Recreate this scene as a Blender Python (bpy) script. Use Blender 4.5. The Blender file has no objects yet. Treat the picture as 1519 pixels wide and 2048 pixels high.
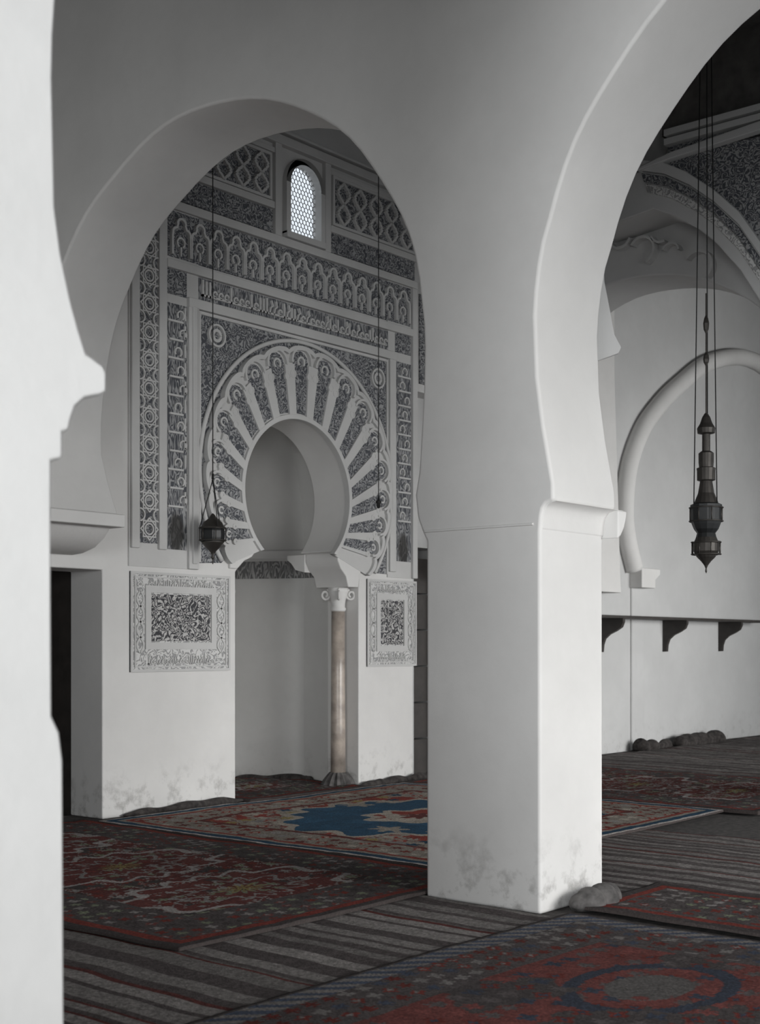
import bpy, math, random
import numpy as np
from mathutils import Vector, Matrix
R = math.radians
random.seed(7)
S = bpy.context.scene
COL = S.collection

# ------------------------------------------------------------------ camera, world, light, exposure
cam_d = bpy.data.cameras.new('camera')
cam = bpy.data.objects.new('camera', cam_d); COL.objects.link(cam)
cam.location = (0, 0, 1.5)
cam.rotation_euler = (R(90), 0, R(-50))
cam_d.sensor_fit = 'VERTICAL'; cam_d.sensor_height = 36.0
cam_d.lens = 2650 / 2048 * 36.0
cam_d.shift_y = 267 / 2048
cam_d.clip_start = 0.05
cam_d.dof.use_dof = True; cam_d.dof.focus_distance = 9.5; cam_d.dof.aperture_fstop = 3.6
S.camera = cam

W = bpy.data.worlds.new('world'); S.world = W; W.use_nodes = True
bg = W.node_tree.nodes['Background']
bg.inputs[0].default_value = (0.86, 0.93, 1.0, 1); bg.inputs[1].default_value = 1.0

def area(name, loc, target, sx, sy, watts, col=(1, 1, 1), spread=180):
    d = bpy.data.lights.new(name, 'AREA'); d.shape = 'RECTANGLE'; d.size = sx; d.size_y = sy
    d.energy = watts; d.color = col; d.spread = R(spread)
    o = bpy.data.objects.new(name, d); COL.objects.link(o); o.location = loc
    o.rotation_euler = (Vector(target) - Vector(loc)).to_track_quat('-Z', 'Y').to_euler()
    return o
# daylight coming in through the arches of the courtyard front, then two added fill lamps
area('courtyard_daylight', (11.0, -5.2, 2.2), (10.5, 6.0, -0.6), 13.0, 3.2, 300, (1.0, 0.995, 0.98), 60)
area('nave_daylight', (5.6, -2.7, 2.4), (6.6, 5.0, 2.3), 2.6, 3.0, 34, (1.0, 0.995, 0.98), 80)
area('east_daylight', (18.5, -2.6, 2.4), (17.5, 9.0, 2.6), 5.0, 3.2, 125, (1.0, 0.995, 0.98), 70)
area('side_fill', (-1.4, -1.1, 2.2), (6.2, 4.6, 2.4), 2.4, 3.0, 46, (0.96, 0.985, 1.0), 75)  # added fill, stands in for bounce on the near face of the arcade
area('west_fill', (-4.6, 0.6, 2.2), (6.2, 4.0, 2.3), 3.0, 3.0, 125, (0.96, 0.985, 1.0), 70)  # unseen lamp inside the shell, added to brighten the arcade's left end

S.view_settings.view_transform = 'Standard'
try: S.view_settings.look = 'None'
except Exception: pass
S.view_settings.gamma = 1; S.view_settings.use_curve_mapping = False
S.view_settings.exposure = 0.0
S.cycles.max_bounces = 10; S.cycles.diffuse_bounces = 6
S.cycles.use_denoising = True

# ------------------------------------------------------------------ materials
def nodes(name, rough=0.9):
    m = bpy.data.materials.new(name); m.use_nodes = True
    nt = m.node_tree; b = nt.nodes['Principled BSDF']; b.inputs['Roughness'].default_value = rough
    return m, nt, b
def N(nt, t, **k):
    n = nt.nodes.new(t)
    for a, v in k.items(): setattr(n, a, v)
    return n
def ramp(nt, src, stops, interp='LINEAR'):
    r = N(nt, 'ShaderNodeValToRGB'); r.color_ramp.interpolation = interp
    e = r.color_ramp.elements
    while len(e) < len(stops): e.new(0.5)
    for i, (p, c) in enumerate(stops):
        e[i].position = p; e[i].color = (c[0], c[1], c[2], 1) if not isinstance(c, (int, float)) else (c, c, c, 1)
    nt.links.new(src, r.inputs[0]); return r
def noise(nt, vec, scale, detail=4, rough=0.55, dist=0.0):
    n = N(nt, 'ShaderNodeTexNoise'); n.inputs['Scale'].default_value = scale
    n.inputs['Detail'].default_value = detail; n.inputs['Roughness'].default_value = rough
    n.inputs['Distortion'].default_value = dist
    if vec is not None: nt.links.new(vec, n.inputs['Vector'])
    return n
def mixc(nt, fac, a, b, mode='MIX'):
    m = N(nt, 'ShaderNodeMix', data_type='RGBA', blend_type=mode)
    for sock, v in ((m.inputs[0], fac), (m.inputs[6], a), (m.inputs[7], b)):
        if hasattr(v, 'is_output'): nt.links.new(v, sock)
        elif isinstance(v, (int, float)): sock.default_value = v
        else: sock.default_value = (*v, 1)
    return m.outputs[2]
def mth(nt, op, a, b=0.0, c=0.0):
    m = N(nt, 'ShaderNodeMath', operation=op)
    for i, v in enumerate((a, b, c)):
        if hasattr(v, 'is_output'): nt.links.new(v, m.inputs[i])
        else: m.inputs[i].default_value = v
    return m.outputs[0]
def mrange(nt, v, a, b, c=0.0, d=1.0):
    m = N(nt, 'ShaderNodeMapRange'); m.clamp = True
    nt.links.new(v, m.inputs[0])
    for i, x in enumerate((a, b, c, d)): m.inputs[i + 1].default_value = x
    return m.outputs[0]
def bump(nt, b, h, strength, dist):
    u = N(nt, 'ShaderNodeBump'); u.inputs['Strength'].default_value = strength; u.inputs['Distance'].default_value = dist
    nt.links.new(h, u.inputs['Height']); nt.links.new(u.outputs[0], b.inputs['Normal'])

def plaster(name, base, scuff=0.0, mott=0.12):
    m, nt, b = nodes(name, 0.92)
    g = N(nt, 'ShaderNodeNewGeometry').outputs['Position']
    n1 = noise(nt, g, 1.3, 5); n2 = noise(nt, g, 9, 4)
    c = mixc(nt, mrange(nt, n1.outputs[0], 0.3, 0.75), tuple(x * (1 - mott) for x in base), base)
    c = mixc(nt, mrange(nt, n2.outputs[0], 0.45, 0.8, 0, 0.35), c, tuple(x * 0.86 for x in base))
    if scuff:
        z = N(nt, 'ShaderNodeSeparateXYZ'); nt.links.new(g, z.inputs[0])
        low = mrange(nt, z.outputs[2], 0.02, 0.48, 1, 0)
        n3 = noise(nt, g, 6.5, 6, 0.65)
        f = mth(nt, 'MULTIPLY', low, mrange(nt, n3.outputs[0], 0.5, 0.68))
        c = mixc(nt, mth(nt, 'MULTIPLY', f, scuff), c, (0.17, 0.16, 0.15))
    nt.links.new(c, b.inputs['Base Color'])
    n4 = noise(nt, g, 22, 5, 0.6)
    h = mth(nt, 'ADD', mth(nt, 'MULTIPLY', n1.outputs[0], 2.2), n4.outputs[0])
    bump(nt, b, h, 0.13, 0.008)
    return m

def carved(name, scale=9.0, stretch=(1, 1, 1), ground=(0.075, 0.079, 0.090), top=(0.33, 0.332, 0.335), lines=7.0, bias=0.54, soot=()):
    """deep-cut arabesque: scrolls of plaster over a painted ground, darkened for the shade in the cuts"""
    m, nt, b = nodes(name, 0.9)
    g = N(nt, 'ShaderNodeNewGeometry').outputs['Position']
    mp = N(nt, 'ShaderNodeMapping'); mp.inputs['Scale'].default_value = stretch; nt.links.new(g, mp.inputs[0])
    n = noise(nt, mp.outputs[0], scale, 1.5, 0.45, 0.6)
    w = mth(nt, 'PINGPONG', mth(nt, 'MULTIPLY', n.outputs[0], lines), 0.5)
    fine = noise(nt, mp.outputs[0], scale * 4.5, 2)
    w2 = mth(nt, 'ADD', w, mth(nt, 'MULTIPLY', mth(nt, 'SUBTRACT', fine.outputs[0], 0.5), 0.45))
    v = mrange(nt, w2, bias * 0.5 - 0.07, bias * 0.5 + 0.07)
    c = mixc(nt, v, ground, top)  # shade of the hollows is put into the ground colour
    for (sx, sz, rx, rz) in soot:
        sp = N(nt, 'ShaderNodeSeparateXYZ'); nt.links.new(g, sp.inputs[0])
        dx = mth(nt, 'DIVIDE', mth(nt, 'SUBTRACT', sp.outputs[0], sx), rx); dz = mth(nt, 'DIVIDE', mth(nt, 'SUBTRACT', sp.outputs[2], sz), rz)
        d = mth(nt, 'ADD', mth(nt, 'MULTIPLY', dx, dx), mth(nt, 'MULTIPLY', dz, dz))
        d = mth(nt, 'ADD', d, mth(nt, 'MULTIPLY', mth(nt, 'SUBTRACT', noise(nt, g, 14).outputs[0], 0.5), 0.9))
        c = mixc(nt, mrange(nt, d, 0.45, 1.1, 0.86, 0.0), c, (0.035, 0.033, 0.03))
    nt.links.new(c, b.inputs['Base Color'])
    bump(nt, b, v, 0.6, 0.015)
    return m

def plain(name, col, rough=0.8, metal=0.0, var=0.25, scale=8):
    m, nt, b = nodes(name, rough); b.inputs['Metallic'].default_value = metal
    g = N(nt, 'ShaderNodeTexCoord').outputs['Object']
    n = noise(nt, g, scale, 4)
    c = mixc(nt, mrange(nt, n.outputs[0], 0.3, 0.7), tuple(x * (1 - var) for x in col), tuple(min(1, x * (1 + var)) for x in col))
    nt.links.new(c, b.inputs['Base Color']); bump(nt, b, n.outputs[0], 0.2, 0.004)
    return m

def woven(name):
    m, nt, b = nodes(name, 1.0)
    a = N(nt, 'ShaderNodeAttribute'); a.attribute_name = 'Col'
    g = N(nt, 'ShaderNodeNewGeometry').outputs['Position']
    n = noise(nt, g, 90, 3)
    c = mixc(nt, mrange(nt, n.outputs[0], 0.3, 0.7, 0.0, 0.5), a.outputs['Color'], (0.02, 0.018, 0.017))
    nt.links.new(c, b.inputs['Base Color']); bump(nt, b, n.outputs[0], 0.5, 0.006)
    b.inputs['Specular IOR Level'].default_value = 0.1
    return m

M = dict(
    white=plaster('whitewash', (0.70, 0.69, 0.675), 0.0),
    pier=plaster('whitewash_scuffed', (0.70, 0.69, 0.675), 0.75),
    grey_wash=plaster('greyer_whitewash', (0.56, 0.56, 0.555), 0.3),  # greyer tone of the whitewash
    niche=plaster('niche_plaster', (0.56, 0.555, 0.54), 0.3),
    stucco=plaster('stucco', (0.60, 0.595, 0.585), 0.0, 0.2),
    ceiling=plain('dark_ceiling', (0.10, 0.095, 0.09)),
    carve=carved('carved_arabesque', 14, (1, 1, 1)),
    carve_low=carved('carved_dado', 15, (1, 1, 1), ground=(0.05, 0.05, 0.055), top=(0.5, 0.49, 0.48), bias=0.55),
    carve_pale=carved('carved_pale', 14, (1, 1, 1), ground=(0.30, 0.30, 0.30), top=(0.60, 0.595, 0.585), lines=6, bias=0.35),
    carve_dim=carved('carved_dim', 9, (1.5, 1.5, 0.5), ground=(0.14, 0.14, 0.14), top=(0.36, 0.355, 0.35)),
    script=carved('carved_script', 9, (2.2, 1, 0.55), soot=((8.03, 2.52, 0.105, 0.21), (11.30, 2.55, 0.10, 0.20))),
    script_h=carved('carved_script_band', 9, (2.4, 1, 0.5)),
    marble=plain('veined_marble', (0.36, 0.31, 0.27), 0.28, 0, 0.45, 5),
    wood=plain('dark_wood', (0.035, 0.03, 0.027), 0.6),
    brass=plain('tarnished_brass', (0.06, 0.055, 0.05), 0.5, 0.6),
    iron=plain('iron', (0.02, 0.02, 0.02), 0.6, 0.3),
    lampglass=plain('smoked_glass', (0.012, 0.013, 0.014), 0.45),
    woven=woven('woven_wool'),
    cloth=plain('grey_cloth', (0.085, 0.08, 0.078), 1.0, 0, 0.6, 12),
    darkcloth=plain('dark_mat', (0.04, 0.035, 0.033), 1.0, 0, 0.7, 18),
    gypsum=plain('gypsum_lattice', (0.5, 0.5, 0.5), 0.9),
)

# ------------------------------------------------------------------ mesh helpers
class MB:
    def __init__(s): s.v = []; s.f = []; s.sm = []
    def add(s, vs, fs, smooth=False):
        k = len(s.v); s.v += [tuple(p) for p in vs]
        s.f += [tuple(i + k for i in f) for f in fs]; s.sm += [smooth] * len(fs); return s
    def box(s, x0, x1, y0, y1, z0, z1):
        return s.add([(x, y, z) for z in (z0, z1) for y in (y0, y1) for x in (x0, x1)],
                     [(0, 2, 3, 1), (4, 5, 7, 6), (0, 1, 5, 4), (2, 6, 7, 3), (0, 4, 6, 2), (1, 3, 7, 5)])
    def prism(s, pts, a, b, axis='Y', smooth=False):
        """polygon pts extruded from a to b; axis Y: pts are (x,z); axis X: pts are (y,z); axis Z: pts are (x,y)"""
        def P(p, t): return {'Y': (p[0], t, p[1]), 'X': (t, p[0], p[1]), 'Z': (p[0], p[1], t)}[axis]
        area2 = sum(pts[i][0] * pts[(i + 1) % len(pts)][1] - pts[(i + 1) % len(pts)][0] * pts[i][1] for i in range(len(pts)))
        ccw = area2 > 0
        if axis == 'Y': ccw = not ccw
        if (a > b): ccw = not ccw
        n = len(pts); q = list(pts) if ccw else list(pts)[::-1]
        vs = [P(p, a) for p in q] + [P(p, b) for p in q]
        fs = [tuple(range(n))[::-1], tuple(range(n, 2 * n))] + [(i, (i + 1) % n, n + (i + 1) % n, n + i) for i in range(n)]
        return s.add(vs, fs, smooth)
    def strip(s, inner, outer, a, b):
        """band between two polylines in the XZ plane, extruded y=a (back) to y=b (front)"""
        n = len(inner); vs = []
        for p, q in zip(inner, outer): vs += [(p[0], a, p[1]), (q[0], a, q[1]), (p[0], b, p[1]), (q[0], b, q[1])]
        fs = []
        for i in range(n - 1):
            k = 4 * i; l = k + 4
            fs += [(k + 2, k + 3, l + 3, l + 2), (k, k + 2, l + 2, l), (k + 3, k + 1, l + 1, l + 3)]
        fs += [(0, 1, 3, 2), (4 * n - 4, 4 * n - 2, 4 * n - 1, 4 * n - 3)]
        return s.add(vs, fs)
    def lathe(s, prof, c=(0, 0, 0), n=16, smooth=True, flute=0):
        vs = []; m = len(prof)
        for j, (r, z) in enumerate(prof):
            for i in range(n):
                a = 2 * math.pi * i / n; rr = r * (1 + (flute if i % 2 else -flute))
                vs.append((c[0] + rr * math.cos(a), c[1] + rr * math.sin(a), c[2] + z))
        fs = [(j * n + i, j * n + (i + 1) % n, (j + 1) * n + (i + 1) % n, (j + 1) * n + i) for j in range(m - 1) for i in range(n)]
        fs += [tuple(range(n))[::-1], tuple(range((m - 1) * n, m * n))]
        return s.add(vs, fs, smooth)
    def tube(s, pts, r, n=6, closed=False, smooth=True):
        pts = [Vector(p) for p in pts]; m = len(pts); vs = []
        for j, p in enumerate(pts):
            if closed: t = pts[(j + 1) % m] - pts[j - 1]
            else: t = pts[min(j + 1, m - 1)] - pts[max(j - 1, 0)]
            t.normalize()
            u = t.cross(Vector((0, 1, 0)) if abs(t.y) < 0.9 else Vector((1, 0, 0))).normalized(); w = t.cross(u)
            rr = r[j] if isinstance(r, (list, tuple)) else r
            for i in range(n):
                a = 2 * math.pi * i / n; vs.append(p + (u * math.cos(a) + w * math.sin(a)) * rr)
        L = m if closed else m - 1
        fs = [(j * n + i, ((j + 1) % m) * n + i, ((j + 1) % m) * n + (i + 1) % n, j * n + (i + 1) % n) for j in range(L) for i in range(n)]
        if not closed: fs += [tuple(range(n)), tuple(range((m - 1) * n, m * n))[::-1]]
        return s.add(vs, fs, smooth)
    def bar(s, pts, w, y0, y1, closed=False):
        """flat strap of width w along an XZ polyline, proud from y0 (wall) to y1 (front)"""
        pts = [Vector((p[0], p[1])) for p in pts]; m = len(pts); a = []; b = []
        for j in range(m):
            if closed: t = pts[(j + 1) % m] - pts[j - 1]
            else: t = pts[min(j + 1, m - 1)] - pts[max(j - 1, 0)]
            if t.length < 1e-9: t = Vector((1, 0))
            t.normalize(); nn = Vector((-t.y, t.x)) * w / 2
            a.append(tuple(pts[j] + nn)); b.append(tuple(pts[j] - nn))
        if closed: a.append(a[0]); b.append(b[0])
        return s.strip(b, a, y0, y1)
    def build(s, name, mat, parent=None, loc=None):
        me = bpy.data.meshes.new(name); me.from_pydata([tuple(v) for v in s.v], [], s.f)
        me.polygons.foreach_set('use_smooth', s.sm); me.materials.append(M[mat] if isinstance(mat, str) else mat)
        me.update()
        o = bpy.data.objects.new(name, me); COL.objects.link(o)
        if parent: o.parent = parent
        if loc: o.location = loc
        return o
def soft(o, w=0.03, seg=3, ang=35):
    b = o.modifiers.new('bevel', 'BEVEL'); b.width = w; b.segments = seg; b.limit_method = 'ANGLE'; b.angle_limit = R(ang); b.harden_normals = True
    for p in o.data.polygons: p.use_smooth = True
    return o
def tag(o, label, cat, group=None):
    o['label'] = label; o['category'] = cat
    if group: o['group'] = group
    return o
def empty(name, loc=(0, 0, 0)):
    o = bpy.data.objects.new(name, None); COL.objects.link(o); o.location = loc; o.empty_display_size = 0.2; return o
def structure(o): o['kind'] = 'structure'; return o
def stuff(o): o['kind'] = 'stuff'; return o
def copy(o, parent=None, loc=None):
    c = o.copy(); COL.objects.link(c)
    if parent is not None: c.parent = parent
    if loc is not None: c.location = loc
    return c
def arc(cx, cz, r, a0, a1, n):
    return [(cx + r * math.cos(R(a0 + (a1 - a0) * i / n)), cz + r * math.sin(R(a0 + (a1 - a0) * i / n))) for i in range(n + 1)]

# ------------------------------------------------------------------ room shell
TOP = 7.35
b = MB(); b.box(-6, 26, -7, 10.5, -0.2, 0.0); structure(b.build('floor', 'darkcloth'))
b = MB(); b.box(-6, 26, -3, 9.9, TOP, TOP + 0.2); structure(b.build('ceiling', 'ceiling'))

# the arcade wall running towards the prayer wall: (y, z) outline
AY, AZ, AR = 6.83, 3.27, 1.95
def horseshoe(cy, cz, r, a_r, a_l, n=40):
    return arc(cy, cz, r, a_r, a_l, n)
def arcade(first_left, pier_r):
    pts = [(9.17, TOP), (9.17, 2.26)]
    pts += [(9.02, 2.27), (8.86, 2.31), (8.74, 2.38), (8.66, 2.47), (8.53, 2.47), (8.53, 2.56), (8.57, 2.57)]
    pts += [(8.62, 2.68), (8.69, 2.86)]
    pts += arc(AY, AZ, AR, -6, 180, 44)[:]           # left limb over the crown to the pier side
    pts += [(4.885, 3.05), (4.90, 2.83), (4.93, 2.55), (4.95, 2.40), (4.93, 2.26), (4.90, 2.19), (4.862, 2.12), (4.862, 0)]
    pts += [(4.055, 0), (4.057, 2.14), (4.05, 2.22), (4.04, 2.26), (4.02, 2.285), (3.97, 2.305), (3.972, 2.40), (4.035, 2.72), (4.075, 3.0)]
    pts += arc(2.14, AZ, AR, 2, 178, 44)
    pts += [(0.21, 3.0), (0.26, 2.6), (0.30, 2.3), (0.24, 2.29), (0.24, 0), (-0.56, 0), (-0.56, TOP)]
    return [(y + 0.010 * math.sin(y * 5.3 + z * 4.1), z + 0.010 * math.sin(z * 6.7 - y * 3.7)) if 2.4 < z < 7 and 0.25 < y < 8.9 and not 4.0 < y < 4.9 else (y, z) for y, z in pts]
wm = MB(); wm.prism(arcade(0, 0), 6.22, 6.90, 'X')
wall_m = structure(soft(wm.build('wall_middle', 'pier'), 0.05, 4))
# impost moulding on the lit side of the pier
im = MB()
prof = [(4.07, 2.14), (4.052, 2.15), (4.046, 2.22), (4.035, 2.26), (4.014, 2.285), (3.955, 2.303), (4.07, 2.305)]
im.prism(prof, 6.235, 6.98, 'X')
soft(im.build('impost', 'white', wall_m), 0.015, 2)
im2 = MB(); im2.prism([(6.895, 2.13), (6.93, 2.15), (6.97, 2.20), (6.99, 2.25), (7.0, 2.30), (6.895, 2.30)], 3.95, 4.86, 'Y')
soft(im2.build('impost', 'white', wall_m), 0.012, 2)
jl = MB(); jl.box(6.209, 6.225, 4.10, 4.87, 2.172, 2.186); soft(jl.build('joint', 'pier', wall_m), 0.005, 2)
# ledge above the side door where the arch lands
il = MB(); il.prism([(9.16, 2.46), (8.515, 2.46), (8.515, 2.565), (9.16, 2.565)], 6.20, 6.93, 'X')
soft(il.build('impost', 'white', wall_m), 0.012, 2)
# carved springer on the far side of the pier
sp = MB(); sp.prism([(6.88, 3.20), (7.02, 3.22), (7.34, 3.33), (7.38, 3.38), (7.29, 3.45), (7.24, 3.58), (7.17, 3.75), (7.15, 3.95), (7.2, 4.1), (7.3, 4.25), (6.88, 4.9)], 4.2, 4.72, 'Y')
soft(sp.build('springer', 'grey_wash', wall_m), 0.012, 2)

# the second arcade on the far side of the mihrab bay
wr = MB(); wr.prism([(p[0], p[1] + (0.12 if 2.6 < p[1] < 7 else 0)) for p in arcade(0, 0)], 12.3, 12.98, 'X')
wall_2 = structure(soft(wr.build('wall_right', 'grey_wash'), 0.04, 3))
for cy, cz, r, a0, a1 in ((6.72, 5.58, 0.15, 30, 250), (6.50, 5.74, 0.13, -20, -110), (6.395, 5.50, 0.10, 20, 175), (6.10, 5.30, 0.17, 40, 230), (5.75, 5.45, 0.15, 60, 200), (6.98, 5.78, 0.14, 200, 340)):
    lb = MB(); A = arc(0, 0, r, a0, a1, 20)
    vs = []; 
    inner = [(p[0] * 0.82, p[1] * 0.82) for p in A]
    n = len(A)
    for p, q in zip(inner, A): vs += [(12.32, cy + p[0], cz + p[1]), (12.32, cy + q[0], cz + q[1]), (12.2, cy + p[0], cz + p[1]), (12.2, cy + q[0], cz + q[1])]
    fs = []
    for i in range(n - 1):
        k = 4 * i; l = k + 4
        fs += [(k + 2, l + 2, l + 3, k + 3), (k, l, l + 2, k + 2), (k + 1, k + 3, l + 3, l + 1)]
    lb.add(vs, fs); lb.build('lobe', 'grey_wash', wall_2)
# hood of the dome arch, carved with bead bands, peak and right limb
def hood(y_pts, x0, x1, name, mat, parent):
    h = MB(); h.prism(y_pts, x0, x1, 'X'); return soft(h.build(name, mat, parent), 0.01, 2)
UPPER = [(6.47, 6.21), (6.21, 6.12), (5.94, 5.95), (5.68, 5.73), (5.43, 5.46), (5.2, 5.1), (5.0, 4.7)]
LOWER = [(6.342, 5.81), (6.10, 5.69), (5.84, 5.50), (5.68, 5.35), (5.43, 5.04), (5.2, 4.66), (5.0, 4.2)]
def between(t): return [(a[0] * (1 - t) + b_[0] * t, a[1] * (1 - t) + b_[1] * t) for a, b_ in zip(UPPER, LOWER)]
def band(t0, t1): return between(t0) + between(t1)[::-1]
hood([(7.6, 6.18)] + UPPER + [(4.6, 4.7), (4.6, 6.24), (6.0, 6.30), (7.6, 6.30)], 11.78, 12.3, 'dome_arch', 'carve', wall_2)
hood([(7.6, 5.72), (6.80, 5.76)] + LOWER + [(4.8, 4.2)] + UPPER[::-1] + [(7.6, 6.21)], 11.75, 12.3, 'dome_arch', 'grey_wash', wall_2)
hood(band(-0.30, 0.02)[:7] + UPPER[::-1], 11.71, 11.78, 'moulding', 'grey_wash', wall_2)
hood(band(0.06, 0.30), 11.72, 11.78, 'bead_band', 'carve', wall_2)
hood(band(0.33, 0.58), 11.73, 11.78, 'bead_band', 'carve_pale', wall_2)
hood([(6.49, 6.20), (6.13, 6.235), (4.6, 6.32), (4.6, 6.42), (6.13, 6.30), (6.49, 6.23)], 11.68, 11.78, 'moulding', 'grey_wash', wall_2)
for zz, y1 in ((6.45, 4.8), (6.54, 4.8)):
    c = MB(); c.box(11.70, 11.80, y1, 6.2, zz - 0.06, zz); c.build('moulding', 'grey_wash', wall_2)
c = MB(); c.box(11.78, 12.3, 4.6, 6.2, 6.30, 6.39); c.build('dome_drum', 'carve', wall_2)
c = MB(); c.box(11.85, 12.3, 4.6, 6.3, 6.54, TOP); c.build('dome_drum', 'ceiling', wall_2)

# foreground cross arch at the left
fx = [(-0.4, 0), (1.985, 0), (1.978, 0.66), (1.975, 1.22), (1.965, 1.29), (1.943, 1.33), (1.941, 1.62), (1.941, 1.945), (1.974, 1.955), (1.974, 2.018), (1.993, 2.026), (1.998, 2.05), (2.012, 2.085), (2.04, 2.11), (2.085, 2.124),
      (2.107, 2.135), (2.107, 2.185), (2.095, 2.203), (2.062, 2.216), (2.045, 2.222), (2.025, 2.27), (2.0, 2.34), (1.97, 2.45), (1.952, 2.56)]
fx += arc(3.97, 2.87, 2.026, 180, 92, 30)
fx += [(6.3, 4.93), (6.3, TOP), (-0.4, TOP)]
b = MB(); b.prism(fx, 2.66, 3.22, 'Y'); structure(soft(b.build('wall_left', 'white'), 0.012, 3))

# prayer wall, mihrab part: front at y = 9.17
Q0, Q1 = 9.17, 9.62
CI = (9.61, 3.0); RI = 0.757
low = [(-6, 0), (6.05, 0), (6.05, 2.15), (7.21, 2.15), (7.21, 0), (8.79, 0), (8.79, 2.2), (9.03, 2.47)]
low += arc(CI[0], CI[1], RI, 224.5, -44.5, 48)
low += [(10.19, 2.47), (10.58, 2.2), (10.58, 0), (11.50, 0), (11.50, 5.0), (-6, 5.0)]
b = MB(); b.prism(low, Q0, Q1, 'Y')
wall_b = structure(soft(b.build('wall_back', 'pier'), 0.018, 2))
WX, WZ0, WZ1, WR = 9.71, 5.60, 6.09, 0.222
up = [(-6, 5.0), (WX - WR, 5.0)] + [(WX - WR, WZ1)] + arc(WX, WZ1, WR, 180, 0, 20)[1:-1] + [(WX + WR, WZ1), (WX + WR, 5.0), (12.3, 5.0), (12.3, TOP), (-6, TOP)]
b = MB(); b.prism(up, Q0, 9.23, 'Y'); b.build('upper_wall', 'stucco', wall_b)
b = MB(); b.box(WX - WR - 0.01, WX + WR + 0.01, Q0, 9.23, 4.99, WZ0); b.build('sill', 'stucco', wall_b)
b = MB(); b.box(11.48, 12.3, Q0, Q1, 4.33, 5.01); soft(b.build('upper_wall', 'stucco', wall_b), 0.01, 2)
# right stretch of the prayer wall, set back
low = [(11.50, 0), (11.80, 0), (11.80, 2.62), (12.28, 2.62), (12.28, 0), (26, 0), (26, TOP), (11.50, TOP)]
b = MB(); b.prism(low, 9.40, 9.85, 'Y'); wall_far = structure(b.build('wall_far', 'grey_wash'))
b = MB(); b.prism([(14.9, 2.22), (16.02, 2.22), (16.0, 2.4), (15.92, 3.8), (15.84, 5.2), (15.84, TOP), (14.9, TOP)], 9.13, 9.42, 'Y'); soft(b.build('pilaster', 'white', wall_far), 0.012, 2)
# blind horseshoe arch with a rolled edge
def smooth(P, n=6):
    out = []
    for a in range(len(P) - 1):
        p0, p1, p2, p3 = (Vector(P[max(a - 1, 0)]), Vector(P[a]), Vector(P[a + 1]), Vector(P[min(a + 2, len(P) - 1)]))
        for q in range(n):
            t = q / n; out.append(tuple(0.5 * ((2 * p1) + (p2 - p0) * t + (2 * p0 - 5 * p1 + 4 * p2 - p3) * t * t + (3 * p1 - p0 - 3 * p2 + p3) * t ** 3)))
    return out + [P[-1]]
half = [(16.72, 2.58), (16.52, 3.0), (16.45, 3.4), (16.56, 4.0), (16.92, 4.56), (17.38, 4.96), (18.0, 5.36), (19.12, 5.92), (20.6, 6.2)]
half += [(41.2 - x, z) for x, z in half[-2::-1]]
b = MB(); b.tube([(x, 9.33, z) for x, z in smooth(half)], 0.135, 10); b.build('arch_roll', 'white', wall_far)
b = MB(); b.prism([(16.72, 2.32), (17.12, 2.32), (17.12, 2.44), (17.26, 2.52), (17.26, 2.60), (16.72, 2.60)], 9.2, 9.42, 'Y'); soft(b.build('impost', 'white', wall_far), 0.012, 2)
b = MB(); b.box(16.74, 17.10, 9.37, 9.42, 0, 2.33); soft(b.build('pilaster', 'grey_wash', wall_far), 0.028, 3)

# dark rooms behind the two side doors, and side walls of the shell
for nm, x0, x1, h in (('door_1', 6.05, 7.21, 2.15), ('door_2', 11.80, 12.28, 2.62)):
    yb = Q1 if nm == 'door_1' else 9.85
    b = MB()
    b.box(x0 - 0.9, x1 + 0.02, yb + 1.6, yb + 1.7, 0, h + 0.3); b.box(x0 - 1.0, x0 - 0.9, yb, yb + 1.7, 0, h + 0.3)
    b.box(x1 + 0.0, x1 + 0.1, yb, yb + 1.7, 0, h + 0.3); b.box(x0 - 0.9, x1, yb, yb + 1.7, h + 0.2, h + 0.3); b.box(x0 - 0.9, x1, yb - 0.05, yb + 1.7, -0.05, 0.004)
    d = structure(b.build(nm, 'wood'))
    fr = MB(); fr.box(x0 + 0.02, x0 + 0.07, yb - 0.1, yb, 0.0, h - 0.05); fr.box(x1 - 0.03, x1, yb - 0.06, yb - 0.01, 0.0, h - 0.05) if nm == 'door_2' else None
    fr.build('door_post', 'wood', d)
    if nm == 'door_2':
        for z0 in (0.0, 0.42, 0.84, 1.26, 1.68, 2.1):
            pl = MB(); pl.box(x0, x1, yb - 0.3, yb - 0.26, z0 + 0.01, z0 + 0.41); pl.build('plank', 'wood', d)
b = MB(); b.box(25.8, 26, -3, 10, 0, TOP); structure(b.build('wall_east', 'grey_wash'))
b = MB(); b.box(-6.2, -6, -3.2, 10, 0, TOP); structure(b.build('wall_west', 'grey_wash'))
b = MB(); b.box(-6, 26, -3.2, -3, 3.6, TOP); b.box(-6, 3.6, -3.2, -3, 0, 3.6); structure(b.build('wall_front', 'grey_wash'))

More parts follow.
